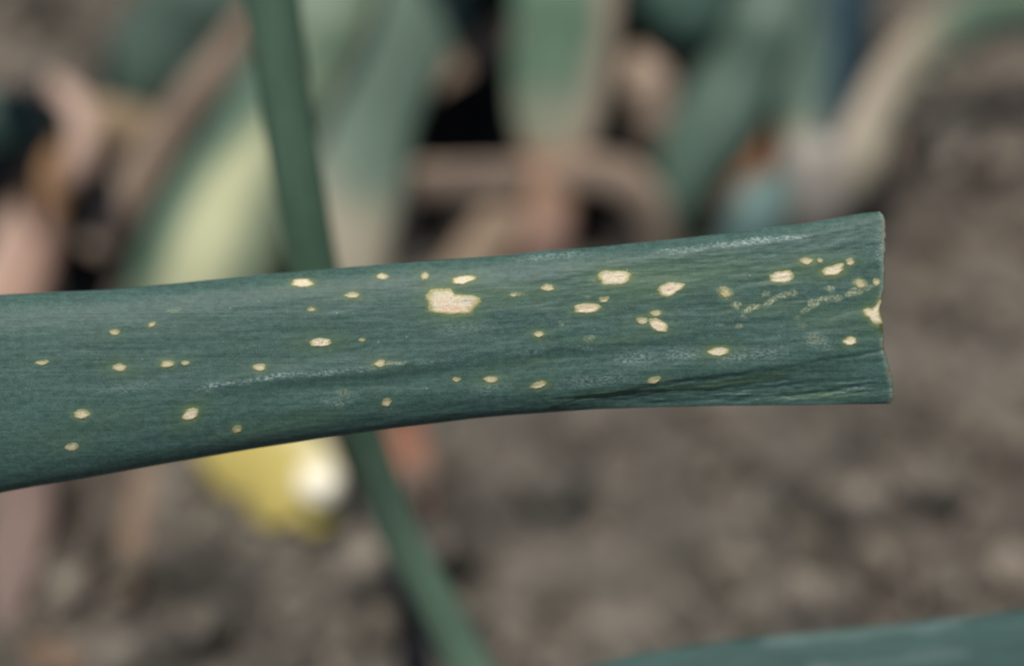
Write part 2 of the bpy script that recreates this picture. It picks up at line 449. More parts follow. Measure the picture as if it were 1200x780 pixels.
D_YEL = leaf_material('yellow_dead_leaf', (0.60, 0.50, 0.15), (0.48, 0.40, 0.12), (0.68, 0.62, 0.34), trans=0.2, rough=0.5)
D_RED = leaf_material('rusty_dead_leaf', (0.28, 0.13, 0.08), (0.20, 0.09, 0.055), (0.42, 0.25, 0.16), trans=0.15, rough=0.6)

# ---------------------------------------------------------------- the leaf in focus
TOP = np.array([(-900, 900), (-600, 600), (-300, 420), (-100, 357), (0, 345), (60, 342), (120, 339.5), (200, 332.5), (300, 322), (400, 313.5), (500, 305.5), (600, 298),
                (640, 293), (700, 289), (780, 281), (860, 272), (900, 267), (940, 262), (970, 257), (1000, 251.5), (1020, 248.5), (1030, 248), (1060, 247)], float)
BOT = np.array([(-900, 1330), (-600, 960), (-300, 720), (-100, 607), (0, 577), (50, 568), (100, 560), (200, 542), (300, 525), (400, 510), (450, 503), (500, 497), (560, 489.5), (600, 486),
                (700, 479), (780, 476.5), (850, 475), (950, 474), (1020, 473), (1060, 472.5)], float)
CUT = np.array([(0, 1031), (0.02, 1034.5), (0.05, 1037), (0.25, 1036.5), (0.40, 1035), (0.46, 1032), (0.53, 1030), (0.58, 1032.5), (0.64, 1034.5),
                (0.73, 1036), (0.79, 1039.5), (0.87, 1044), (0.94, 1046.5), (0.98, 1045.5), (1.0, 1042)], float)

def sm_interp(x, tab):
    d = 9.0
    return (np.interp(x - d, tab[:, 0], tab[:, 1]) + 2 * np.interp(x, tab[:, 0], tab[:, 1]) + np.interp(x + d, tab[:, 0], tab[:, 1])) / 4

def groove(u, py, path, w, depth):
    """depth of a crease that follows a path of (px, py, strength)"""
    p = np.array(path, float)
    c = np.interp(u, p[:, 0], p[:, 1]); k = np.interp(u, p[:, 0], p[:, 2], left=0, right=0)
    d = (py - c) / w
    return depth * k * np.exp(-d * d), k, py - c

CREASE = [(560, 494, 0), (640, 478, 0.35), (690, 463, 0.7), (740, 455, 0.9), (800, 447, 1), (860, 439, 1), (920, 430, 1), (980, 421, 1), (1010, 415, 1), (1040, 410, 0.8), (1070, 405, 0.6)]
CHAN = [(210, 462, 0), (260, 462, 0.45), (330, 456, 0.8), (400, 452, 1), (470, 445, 1), (530, 437, 1), (600, 428, 1), (660, 420, 0.9), (720, 415, 0.7), (800, 408, 0.45), (870, 400, 0.2), (930, 396, 0)]
RIDGE = [(200, 456, 0), (260, 452, 0.6), (330, 443, 1), (400, 438, 0.9), (470, 430, 0.7), (530, 424, 0.45), (620, 416, 0.3), (700, 404, 0.1), (760, 400, 0)]
W1 = [(640, 470, 0), (700, 466, 1), (790, 459, 1), (850, 455, 0.7), (900, 448, 1), (930, 443, 0.3), (960, 440, 0)]
W2 = [(690, 474, 0), (760, 468, 0.6), (840, 461, 0.9), (905, 453, 0.8), (940, 449, 0)]
W3 = [(800, 473, 0), (860, 468, 0.8), (930, 463, 1), (1000, 458, 0.7), (1045, 452, 0.6), (1060, 450, 0.5)]
UPR = [(640, 318, 0), (720, 306, 0.5), (800, 296, 0.9), (880, 284, 1), (940, 277, 0.8), (1000, 270, 0.4), (1030, 266, 0)]
UPG = [(780, 285, 0), (850, 279, 0.6), (920, 270, 1), (980, 263, 0.5), (1010, 260, 0)]

def front_z(u, t, py):
    """relief of the visible side towards the camera, metres"""
    T = np.interp(u, [-900, 0, 400, 640, 800, 1000, 1046], [0.0062, 0.0050, 0.0042, 0.0036, 0.0032, 0.0024, 0.0018])
    e = np.clip(2 * t - 1, -1, 1)
    prof = np.where(e < 0, np.clip(1 - np.abs(e) ** 4.0, 0, 1) ** 0.5, np.clip(1 - np.abs(e) ** 2.6, 0, 1) ** 0.6)
    z = T * prof
    inside = np.clip(np.minimum(t, 1 - t) / 0.05, 0, 1)
    # lower flap beyond the crease lies further back
    wob = 1.6 * noise(u * 0.035, py * 0.01, seed=51) + 0.8 * noise(u * 0.11, py * 0.02, seed=52)
    gv, k, d = groove(u, py + wob, CREASE, 2.5, 0.00030)
    gv = gv * (0.55 + 0.45 * noise(u * 0.022, 0, seed=53)) 
    fr = np.clip(d / np.maximum(sm_interp(u, BOT) - (py - d), 4), 0, 1)
    z = z * (1 - 0.80 * np.clip(k, 0, 1) * (1 - 0.85 * sstep(955, 1046, u)) * fr ** 0.75)
    dep = -gv
    gv, k, d = groove(u, py, CHAN, 14, 0.00038); dep = dep - gv
    gv, k, d = groove(u, py, RIDGE, 10, 0.00030); dep = dep + gv
    for w_, wd, dd in ((W1, 2.6, 0.00020), (W2, 2.2, 0.00018), (W3, 2.4, 0.00018), (UPG, 5, 0.00016)):
        gv, k, d = groove(u, py + 1.7 * wob, w_, wd, dd); dep = dep - gv * (0.6 + 0.6 * noise(u * 0.05, wd, seed=54))
    gv, k, d = groove(u, py, UPR, 8, 0.00030); dep = dep + gv
    sc = sstep(300, 900, u)
    dep = dep + 0.00006 * fbm(u * 0.010, t * 14, seed=21, oct=3) + 0.00003 * (0.5 + sc) * fbm(u * 0.03, t * 34 + u * 0.002, seed=23, oct=3)
    dep = dep + 0.00007 * fbm(u * 0.006, t * 4, seed=29, oct=2)
    low = sstep(0.80, 0.92, t) * sstep(560, 760, u)
    dep = dep + 0.00010 * low * fbm(u * 0.030, t * 55 + u * 0.012, seed=31, oct=4)
    return np.maximum(z + dep * inside, 0.14 * z)

def base_d(u):
    return LEAF_D + 0.0000045 * (np.clip(u, -50, 1100) - 600) * -1 * 0.6 + 0.045 * sstep(-60, -900, u)

def front_pt(u, py):
    tp, bt = sm_interp(u, TOP), sm_interp(u, BOT)
    t = np.clip((py - tp) / (bt - tp), 0, 1)
    return P(u, py, base_d(u) - front_z(u, t, py)), t

LES = [  # px, py, width, height, tilt (deg, + is clockwise), tone, seed
    (354, 331.5, 27, 9.5, -2, 1, 1), (377, 401.5, 27, 10.5, -3, 1, 2), (413, 346, 18, 8.5, -3, .8, 3), (304.5, 430.5, 17, 8.5, -4, .8, 4), (134, 389, 13, 6.5, 0, .35, 5),
    (178, 380, 10, 5.5, -20, .4, 6), (49, 424.5, 16, 6.5, -3, .35, 7), (140.5, 430.5, 18, 11, 3, .85, 8), (196, 426, 17.5, 9, 0, .8, 9), (217, 425, 11, 6.5, 0, .6, 10),
    (223, 485, 20, 14, -38, 1, 11), (95.5, 485, 20, 10.5, -8, .8, 12), (84, 523, 17, 9.5, -10, .75, 13), (278, 502.5, 13, 8.5, -14, .5, 14), (447, 324, 15, 7.5, -5, .8, 15),
    (498, 323.5, 10.5, 9.5, 25, .8, 16), (542, 328, 27, 9.5, -7, 1, 17), (643, 337, 17, 9.5, -3, .9, 18), (602, 345.5, 9, 5, -10, .4, 19), (445, 426, 14, 8.5, -10, .8, 20),
    (535, 444.5, 10, 6, 0, .6, 21), (575, 444.5, 18, 8, -3, .85, 22), (632, 451, 18.5, 8.5, -12, .9, 23), (453, 471.5, 12.5, 10.5, 15, .85, 24), (631.5, 391.5, 11.5, 8.5, 0, .8, 25),
    (687, 361, 31, 11.5, -2, 1, 26), (708, 351, 13, 7, -8, .7, 27), (721, 325, 38, 16, -1, 1, 28), (786, 338, 32, 15, -16, 1, 29), (915, 324, 28, 14, -3, 1, 30),
    (945.5, 306, 18, 9.5, -5, .9, 31), (961, 305, 8, 6, 0, .6, 32), (977, 317, 29, 13, -14, 1, 33), (996, 307, 10, 8.5, -20, .85, 34), (1027, 330.5, 10, 9.5, 0, .45, 35),
    (768, 367, 14, 7.5, -5, .85, 36), (753, 376, 14, 9, -5, .9, 37), (771.5, 381, 23, 13.5, 30, 1, 38), (842, 412, 25, 10.5, -4, 1, 39), (767, 445, 16, 8.5, -8, .6, 40),
    (996, 400, 16, 10.5, -10, .95, 41), (365.5, 362.5, 11, 5, 0, .45, 42), (424, 398, 9, 4.5, 0, .3, 43), (1007.5, 332, 14, 11, 30, .55, 44), (850, 343.5, 15, 12, 20, .5, 45),
]
BIG = np.array([(500, 349), (501, 343), (506, 339), (516, 338.5), (527, 338), (531, 341), (534, 345), (545, 345.5), (556, 347), (562, 350), (562.5, 354), (558, 358), (554.5, 362),
                (553, 366), (545, 367.5), (529, 368.5), (513, 367), (504, 364), (502, 360), (504, 356), (502, 353)], float)
ENDL = np.array([(1011.5, 363.5), (1017, 360.5), (1022, 361.5), (1027, 357), (1031.5, 351), (1032, 356), (1030.5, 362), (1031.5, 370), (1034, 378.5), (1028, 380.5), (1022, 378), (1018.5, 372), (1013, 369)], float)
SCARS = [(882, 361, 26, 8, -20, 1), (902, 353, 20, 8, -30, 1), (918, 346, 24, 7, -10, 1.0), (930, 343, 14, 9, -20, .6), (953, 354, 18, 12, -20, .9), (966, 350, 22, 8, -5, 1), (980, 349, 18, 8, 0, .8),
         (945, 364, 16, 8, -10, .5), (1000, 343, 26, 10, -15, .9), (864, 357, 14, 9, 10, .9), (850, 343, 22, 16, 10, .8), (971, 338, 14, 9, 0, .7), (1008, 332, 20, 14, 30, .8), (1017, 338, 14, 6, -10, .6),
         (897, 345, 14, 7, 0, .5), (934, 371, 10, 6, 0, .55), (868, 382, 12, 7, 0, .55), (873, 371, 9, 4, -5, .55), (692, 396, 16, 9, 0, .5), (660, 379, 10, 6, 30, .4), (605, 345, 22, 5, -4, .6),
         (940, 382, 16, 5, 0, .35), (957, 397, 26, 14, 0, .35), (843, 381, 14, 6, 0, .3), (205, 363, 20, 7, 0, .25), (692, 329, 14, 4, 0, .5), (690, 346, 14, 4, 0, .4), (462, 426, 34, 5, -5, .75), (400, 474, 12, 7, 0, .35),
         (404, 459, 18, 8, 0, .3), (256, 505, 10, 6, 0, .3), (545, 349, 10, 8, 0, 0)]
WAX_GLINTS = [(255, 452, 70, 7, -12, .9), (320, 442, 90, 9, -9, 1), (385, 437, 70, 8, -6, .9), (440, 430, 70, 8, -8, .8), (505, 423, 50, 6, -6, .5), (620, 412, 60, 8, -6, .4), (690, 408, 50, 6, 4, .4),
         (745, 420, 70, 26, -5, .55), (800, 415, 60, 24, -5, .6), (880, 283, 130, 9, -6, 1), (930, 278, 60, 8, -8, 1), (800, 292, 90, 9, -6, .7), (575, 455, 60, 14, -8, .4), (700, 445, 110, 22, -8, .45), (880, 415, 120, 22, -8, .5),
         (400, 470, 60, 18, -8, .4), (1000, 457, 40, 7, -8, .6), (1035, 300, 16, 90, 0, .5), (960, 400, 50, 26, 0, .4), (650, 300, 120, 9, -5, .5), (150, 455, 110, 14, -8, .3), (545, 385, 90, 22, -4, .3)]  # waxy bloom, with highlight streaks painted in as pale colour
GREENS = [(600, 345, 190, 34, -4, .55), (530, 352, 110, 52, 0, .5), (760, 330, 190, 60, -6, .75), (840, 320, 150, 50, -6, .5), (940, 315, 170, 40, -7, .6), (900, 360, 120, 26, 0, .4), (860, 447, 200, 9, -8, .8), (700, 463, 120, 9, -10, .6),
          (970, 375, 110, 40, 0, .35), (690, 362, 70, 26, 0, .4), (770, 378, 60, 40, 0, .35), (740, 395, 170, 12, -6, .5), (960, 463, 130, 9, -3, .7), (330, 498, 200, 34, -10, .35), (100, 500, 220, 40, -10, .2), (620, 425, 140, 9, -6, .4)]

def ell(u, py, cx, cy, w_, h_, ang):
    a = R(ang); du, dv = u - cx, py - cy
    x = (du * math.cos(a) + dv * math.sin(a)) / (w_ / 2); y = (-du * math.sin(a) + dv * math.cos(a)) / (h_ / 2)
    return np.hypot(x, y), x, y

def poly_dist(u, py, poly):
    """approximate signed distance (px) to a polygon, negative inside"""
    d = np.full(u.shape, 1e9); ins = np.zeros(u.shape, bool)
    for a, b in zip(poly, np.roll(poly, -1, 0)):
        e = b - a; wx, wy = u - a[0], py - a[1]
        k = np.clip((wx * e[0] + wy * e[1]) / (e @ e), 0, 1)
        d = np.minimum(d, np.hypot(wx - e[0] * k, wy - e[1] * k))
        c = ((a[1] > py) != (b[1] > py)) & (u < (b[0] - a[0]) * (py - a[1]) / ((b[1] - a[1]) if b[1] != a[1] else 1e-9) + a[0])
        ins ^= c
    return np.where(ins, -d, d)

def build_main_leaf():
    N, Mf, Mb = 1150, 210, 36
    un = np.concatenate([np.linspace(-900, -10, 80, endpoint=False), np.linspace(-10, 1, N - 80) * 0 + np.linspace(-10, 1046, N - 80)])
    un = (un + 900) / (1046 + 900)                                   # 0..1 along the leaf
    # the last column follows the cut; columns near it are bent to fit
    phi = np.linspace(0, math.pi, Mf); t = (1 - np.cos(phi)) / 2; t = 0.55 * t + 0.45 * np.linspace(0, 1, Mf)
    t[0], t[-1] = 0, 1
    def place(UN, T):
        cut = np.interp(T, CUT[:, 0], CUT[:, 1]) + (0.9 * noise(T * 34, 0.0, seed=81) + 0.5 * noise(T * 90, 0.0, seed=82)) * np.clip(np.minimum(T, 1 - T) * 20, 0, 1)
        u = -900 + UN * 1946.0
        k = sstep(900, 1046, u)
        return u + (cut - 1046) * k
    UN, T = np.meshgrid(un, t, indexing='ij')
    U = place(UN, T)
    tp, bt = sm_interp(U, TOP), sm_interp(U, BOT)
    PY = tp + T * (bt - tp)
    Z = front_z(U, T, PY)
    front = P(U, PY, base_d(U) - Z)
    # far side
    tb = (1 - np.cos(np.linspace(0, math.pi, Mb))) / 2
    UNb, TB = np.meshgrid(un, tb[1:-1][::-1], indexing='ij')
    Ub = place(UNb, TB)
    tpb, btb = sm_interp(Ub, TOP), sm_interp(Ub, BOT)
    PYb = tpb + TB * (btb - tpb)
    Tk = np.interp(Ub, [-900, 0, 400, 640, 800, 1000, 1046], [0.0062, 0.0050, 0.0042, 0.0036, 0.0032, 0.0024, 0.0018])
    back = P(Ub, PYb, base_d(Ub) + Tk * np.clip(1 - np.abs(2 * TB - 1) ** 2.6, 0, 1) ** 0.5)
    ring = np.concatenate([front, back], 1)
    K = ring.shape[1]
    TT = np.concatenate([T, TB], 1); UU = np.concatenate([U, Ub], 1); PP = np.concatenate([PY, PYb], 1)
    # cut end: a rounded lip, then the inner wall of the hollow leaf going back in
    end = ring[-1]; ax = end.mean(0) - ring[-12].mean(0); ax /= np.linalg.norm(ax)
    inner = []
    for sh, cols, out in ((0.12, 0, 0.00010), (0.40, 0, 0.00012), (0.75, 1, 0), (1.0, 2, 0)):
        base = ring[-1 - cols]
        cl = P(UU[-1 - cols], PP[-1 - cols], base_d(UU[-1 - cols]))   # half way between the two walls
        inner.append(base + (cl - base) * sh + ax * out + (base.mean(0) - base) * 0.03 * min(1, sh / 0.5))
    allv = np.concatenate([ring, np.stack(inner)], 0)
    n = allv.shape[0]
    quads = grid_faces(n, K, True)
    # millimetre UV
    pxmm = LEAF_D / FOCAL_PX * 1000
    uv = np.stack([UU * pxmm, PP * pxmm], -1)
    uv = np.concatenate([uv, np.repeat(uv[-1:], len(inner), 0) + np.arange(1, len(inner) + 1)[:, None, None] * 0.3], 0)
    # colour masks
    j1 = 3.0 * fbm(UU * 0.03, PP * 0.06, seed=41, oct=3); j2 = 1.6 * fbm(UU * 0.09, PP * 0.2, seed=43, oct=3)
    halo = np.zeros(UU.shape); scar = np.zeros(UU.shape); wax_glint = np.zeros(UU.shape); green = np.zeros(UU.shape)
    def near(cx, cy, rx):                        # front columns close enough to matter
        return slice(max(0, np.searchsorted(un, (cx - rx + 850) / 1946)), np.searchsorted(un, (cx + rx + 950) / 1946))
    for cx, cy, w_, h_, a_, tone, sd in LES:
        q = near(cx, cy, w_ * 2.5 + 20)
        r, x, y = ell(UU[q, :Mf] + j2[q, :Mf] * 0.7, PP[q, :Mf] + j2[q, :Mf] * 0.4, cx, cy, w_ + 3, h_ + 2.5, a_)
        halo[q, :Mf] = np.maximum(halo[q, :Mf], (0.25 + 0.45 * tone) * (0.6 + 0.4 * math.sin(sd * 2.3)) * sstep(1.5, 0.8, r))
        green[q, :Mf] = np.maximum(green[q, :Mf], 0.32 * tone * (1 + 0.6 * math.sin(sd * 4.1)) * sstep(3.0, 0.9, np.hypot(x * 0.75, y)))
    for poly in (BIG, ENDL):
        q = near(*poly.mean(0), 90)
        d = poly_dist(UU[q, :Mf] + j2[q, :Mf] * 0.5, PP[q, :Mf] + j2[q, :Mf] * 0.5, poly)
        halo[q, :Mf] = np.maximum(halo[q, :Mf], 0.75 * sstep(5.0, 0.0, d))
        green[q, :Mf] = np.maximum(green[q, :Mf], 0.6 * sstep(26, 0.0, d))
    def blobs(lst, arr, soft0, soft1, jx, jy):
        for cx, cy, w_, h_, a_, k in lst:
            q = near(cx, cy, w_ + 30)
            r, _, _ = ell(UU[q, :Mf] + jx * j1[q, :Mf], PP[q, :Mf] + jy * j2[q, :Mf], cx, cy, w_, h_, a_)
            arr[q, :Mf] = np.maximum(arr[q, :Mf], k * sstep(soft1, soft0, r))
    blobs(SCARS, scar, 0.55, 1.15, 0.8, 1.0)
    blobs(WAX_GLINTS, wax_glint, 0.2, 1.2, 2.0, 1.2)
    blobs(GREENS, green, 0.2, 1.25, 2.0, 1.5)
    rim = np.zeros(UU.shape); rim[:] = 0.55 * sstep(1046 - 7, 1046, UU + (1046 - np.interp(TT, CUT[:, 0], CUT[:, 1])))
    d, _, _ = ell(UU, PP, 1033, 385, 9, 17, 8); corky = 0.9 * sstep(1.2, 0.5, d); corky[:, Mf:] = 0
    def ext(a, val=None):
        e = np.repeat(a[-1:], len(inner), 0)
        if val is not None: e[:] = val
        return np.concatenate([a, e], 0).ravel()
    attrs = {'halo': ext(halo), 'scar': ext(scar, 0), 'wax': ext(wax_glint), 'green': ext(green), 'rim': ext(rim, 0.7), 'corky': ext(corky)}
    me = make_mesh('cut_onion_leaf', allv.reshape(-1, 3), quads, uv.reshape(-1, 2), attrs, M_LEAF)
    # point the faces outwards
    me.polygons.foreach_get  # (direction is checked below)
    c0 = np.array(me.polygons[400 * K + 100].normal); 
    if np.dot(c0, FWD) > 0: me.flip_normals()
    o = link('cut_onion_leaf', me)
    o['label'] = 'sharp blue-green onion leaf with cream spots and a cut right end'
    o['category'] = 'leaf'
    return o

leaf = build_main_leaf()

def lesion_patch(outline, centre, tone, seed, name='lesion_spot'):
    """thin papery dead spot that hugs the leaf; outline: photo-plane offsets around the centre"""
    A = len(outline)
    rr = np.array([0.0, 0.22, 0.42, 0.58, 0.70, 0.80, 0.90, 1.0, 1.08])
    pts, rim, core, uv = [], [], [], []
    q = outline[None] * rr[:, None, None] + centre
    u, py = q[..., 0], q[..., 1]
    p, t = front_pt(u, py)
    e = 0.6
    pu, _ = front_pt(u + e, py); pv, _ = front_pt(u, py + e)
    n = np.cross(pv - p, pu - p); n /= np.linalg.norm(n, axis=-1)[..., None] + 1e-12
    s = np.sign(np.sum(n * FWD, -1)); n = n * -np.where(s == 0, 1, s)[..., None]
    bump_ = 0.000035 * fbm(u * 0.35, py * 0.6, seed=seed, oct=2)
    off = np.interp(rr, [0, 0.5, 0.80, 1.0, 1.08], [0.00003, 0.00004, 0.00007, 0.00003, -0.00010])[:, None] + bump_ * (rr[:, None] < 0.95)
    v = p + n * off[..., None]
    k = len(rr)
    rim = np.repeat((sstep(1 - 6.0 / max(14, np.ptp(outline[:, 0])) - 0.24, 1.04, rr) * 0.97)[:, None], A, 1)
    rim = np.clip(rim + 0.25 * noise(u * 0.4, py * 0.6, seed=seed + 3) * (rr[:, None] > 0.6), 0, 1)
    core = np.repeat(sstep(0.95, 0.45, rr)[:, None], A, 1)
    pxmm = LEAF_D / FOCAL_PX * 1000
    tint = np.zeros(u.shape); ash = np.zeros(u.shape)
    for cx, cy, w_, h_, a_, kk in ((530, 361.5, 34, 7, -2, .95), (548, 361, 20, 6, 0, .7), (516, 354, 18, 5, 5, .5), (556, 356, 14, 9, -50, .5), (687, 361.5, 22, 6, 0, .6), (771, 381, 12, 7, 30, .5), (786, 338, 16, 7, -16, .4)):
        tint = np.maximum(tint, kk * sstep(1.3, .4, ell(u, py, cx, cy, w_, h_, a_)[0]))
    for cx, cy, w_, h_, a_, kk in ((547, 352, 13, 5, -8, .9), (720, 331, 20, 3, 0, .6)):
        ash = np.maximum(ash, kk * sstep(1.3, .5, ell(u, py, cx, cy, w_, h_, a_)[0]))
    me = make_mesh(name, v.reshape(-1, 3), grid_faces(k, A, True), np.stack([u, py], -1).reshape(-1, 2) * pxmm + seed * 3.7,
                   {'rim': rim, 'core': core, 'tint': tint, 'ash': ash}, M_LESION if tone > 0.92 else M_LESION_MID if tone > 0.7 else M_LESION_DULL)
    nn = np.array(me.polygons[A + 2].normal)
    if np.dot(nn, FWD) > 0: me.flip_normals()
    link(name, me, leaf)

for cx, cy, w_, h_, a_, tone, sd in LES:
    A = 36
    th = np.linspace(0, 2 * math.pi, A, endpoint=False)
    f = 1 + 0.20 * fbm(np.cos(th) * 1.3 + sd * 2.7, np.sin(th) * 1.3, sd, seed=sd, oct=3) + 0.07 * noise(np.cos(th) * 5, np.sin(th) * 5, sd, seed=sd + 9)
    x, y = np.cos(th) * w_ / 2 * f, np.sin(th) * h_ / 2 * f
    a = R(a_)
    ol = np.stack([x * math.cos(a) - y * math.sin(a), x * math.sin(a) + y * math.cos(a)], 1)
    lesion_patch(ol, np.array([cx, cy]), tone, sd)

for poly, cen, sd in ((BIG, np.array([529, 356.]), 91), (ENDL, np.array([1023., 368.]), 92)):
    pp, _ = spline(np.hstack([np.vstack([poly, poly[:1]]), np.zeros((len(poly) + 1, 1))]), 97)
    pp = pp[:-1, :2]
    for _ in range(3): pp = (np.roll(pp, 1, 0) + 2 * pp + np.roll(pp, -1, 0)) / 4
    pp = cen + (pp - cen) * (1 + 0.03 * noise(pp[:, 0] * 0.30, pp[:, 1] * 0.45, seed=sd) + 0.04 * noise(pp[:, 0] * 0.9, pp[:, 1] * 1.1, seed=sd + 1))[:, None]
    lesion_patch(pp - cen, cen, 1, sd)

# ---------------------------------------------------------------- the thin leaf crossing behind
def tube_leaf(name, spec, mat, label, cat='leaf', mode='d', group=None, **kw):
    me = leaf_mesh(name, rows(spec, mode), mat, **kw)
    o = link(name, me); o['label'] = label; o['category'] = cat
    if group: o['group'] = group
    return o

tube_leaf('onion_leaf', [(-60, -420, .33, 8, .8), (80, -330, .322, 36, .8), (220, -220, .314, 56, .8), (296, -100, .31, 64, .8), (318, 0, .31, 66, .8), (334, 120, .31, 62, .8), (350, 220, .31, 60, .8),
          (368, 320, .312, 60, .8), (398, 430, .314, 54, .8), (428, 520, .320, 46, .8), (466, 620, .334, 46, .85), (508, 700, .345, 50, .85), (548, 780, .355, 54, .85),
          (610, 900, .365, 60, .9), (660, 1010, .378, 66, .95), (690, 1090, .392, 70, 1)], G_STEM,
          'slim green leaf hanging down behind the spotted leaf, from top edge to bottom edge', N=110, K=28, wav=0.05, seed=3, pale=lambda U, A: 0.85 * sstep(.48, .66, U))

tube_leaf('onion_leaf', [(380, 1010, .300, 30, .4), (520, 880, .296, 60, .35), (710, 818, .292, 82, .35), (850, 796, .29, 88, .35), (1000, 781, .29, 92, .35), (1150, 765, .29, 92, .35), (1300, 752, .292, 92, .35),
          (1600, 760, .305, 95, .45), (1850, 900, .345, 90, .6), (1950, 1040, .39, 80, .8)], leaf_material('teal_leaf', (0.052, 0.098, 0.089), (0.036, 0.072, 0.066), (0.14, 0.20, 0.185), trans=0.05, rough=0.65, spec=0.12),
          'blurred teal leaf along the bottom right edge of the picture', N=90, K=28, wav=0.06, seed=8,
          pale=lambda U, A: 0.45 * sstep(0.1, 0.5, fbm(U * 22, A * 2.5, seed=77, oct=2)))

# ---------------------------------------------------------------- plants behind
def plant(px, py, label):
    p = PH(px, py, 0.0); p[2] = float(soil_height(p[0], p[1]))
    return root('onion_plant', p, label, 'plant', 'onion plants in the row behind')

def leaf_of(pl, spec, mat, name='leaf', mode='h', label=None, **kw):
    o = link(name, leaf_mesh(name, rows(spec, mode, 0.6), mat, **kw), pl)
    if label: o['label'] = label
    return o

# left edge: horizontal tube leaf, pink stalk and the dry sheath that wraps them
pl = plant(-110, 640, 'onion plant at left edge with a pinkish dry stalk and a drooping dark leaf')
leaf_of(pl, [(-110, 640, -.004, 66, .8), (-80, 540, .010, 70, .7), (-40, 440, .018, 80, .6), (0, 362, .024, 82, .6), (24, 310, .030, 78, .6), (46, 248, .040, 62, .7), (60, 205, .048, 48, .8), (66, 178, .050, 34, .8)],
        D_PINK, 'dry_stalk', seed=11, wav=0.1, pale=lambda U, A: 0.5 * sstep(.2, .9, A) , dry=lambda U, A: 0.9 * sstep(.72, .92, U))
leaf_of(pl, [(-420, 430, .0, 30, .7), (-250, 190, .045, 60, .75), (-100, 142, .054, 74, .75), (0, 142, .054, 80, .75), (60, 146, .053, 78, .75), (120, 148, .050, 66, .6), (165, 150, .046, 48, .5), (200, 158, .04, 20, .4)],
        G_DARK, seed=12, dry=lambda U, A: 0.75 * sstep(.72, .9, U))
leaf_of(pl, [(34, 104, .078, 18, .3), (62, 100, .082, 26, .3), (88, 122, .082, 30, .3), (98, 155, .076, 32, .3), (92, 195, .066, 34, .3), (78, 220, .055, 24, .4)], D_PINK, 'dry_sheath', seed=13, wav=0.12,
        pale=lambda U, A: 0.4 + 0 * U, label='curled tan sheath hooked over the dark leaf')

link('leaf', leaf_mesh('leaf', [(*pl.location[:2], -.003, .016, .012), (-.172, .28, .045, .026, .008), (-.182, .34, .085, .034, .004), (-.166, .40, .108, .036, .003), (-.145, .405, .116, .034, .003), (-.144, .375, .118, .028, .002), (-.144, .348, .118, .010, .002), (-.140, .330, .116, .003, .001)],
     G_MID, seed=142, camber=.1, N=60, K=18), pl)  # leaf added out of view to shade the gap beside the stalk

# broad yellowing leaf left of the slim stem
pl = plant(200, 420, 'onion plant with broad yellowing leaf and long tan leaf, left of the slim stem')
leaf_of(pl, [(205, 430, -.004, 140, .25), (215, 370, .012, 152, .14), (236, 310, .03, 156, .07), (264, 240, .05, 146, .04), (300, 170, .07, 126, .03), (342, 80, .092, 114, .03), (394, -30, .115, 108, .03), (470, -220, .13, 80, .03), (600, -380, .12, 10, .05)],
        G_YEL, roll=-8, camber=.10, seed=14, pale=lambda U, A: 0.85 * sstep(.31, .17, U) * np.exp(-((A - .05) / .45) ** 2) + 0.08 + .25 * sstep(0, -.9, A) + 0.35 * np.exp(-((A + .05) / .2) ** 2) * sstep(.6, .35, U))
leaf_of(pl, [(108, 298, .018, 34, .2), (128, 268, .024, 54, .15), (160, 218, .036, 58, .10), (200, 160, .052, 54, .08), (240, 105, .068, 48, .08), (278, 50, .082, 42, .08), (330, -40, .11, 30, .1)],
        D_TAN, 'dry_leaf', roll=20, camber=.12, seed=15, wav=.1)
# broad grey-green leaf right of the slim stem
pl = plant(405, 400, 'onion plant with broad grey-green leaf and cream base, right of the slim stem')
leaf_of(pl, [(398, 410, -.004, 110, .5), (402, 350, .014, 108, .3), (410, 290, .03, 104, .15), (420, 220, .048, 118, .07), (427, 140, .066, 126, .04), (444, 60, .084, 158, .03), (470, -30, .10, 190, .03), (510, -180, .12, 160, .03), (570, -360, .115, 20, .05)],
        leaf_material('pale_grey_green_leaf', (0.155, 0.225, 0.170), (0.110, 0.165, 0.125), (0.42, 0.38, 0.28), trans=.15), roll=12, camber=.10, seed=17, pale=lambda U, A: 0.95 * sstep(.26, .06, U) + 0.12 + .15 * sstep(.2, .9, A))
leaf_of(pl, [(500, 390, -.003, 60, .6), (560, 300, .01, 60, .5), (590, 255, .018, 56, .3), (620, 200, .025, 50, .2)], D_BROWN, 'dry_sheath', seed=18, pale=lambda U, A: .5 + 0 * U)
leaf_of(pl, [(470, 330, .0, 60, .6), (462, 270, .012, 46, .4), (470, 222, .026, 50, .25), (540, 212, .034, 50, .2), (600, 210, .036, 46, .2), (640, 208, .03, 30, .3)], D_TAN, 'dry_leaf', seed=19, wav=.12, roll=25)

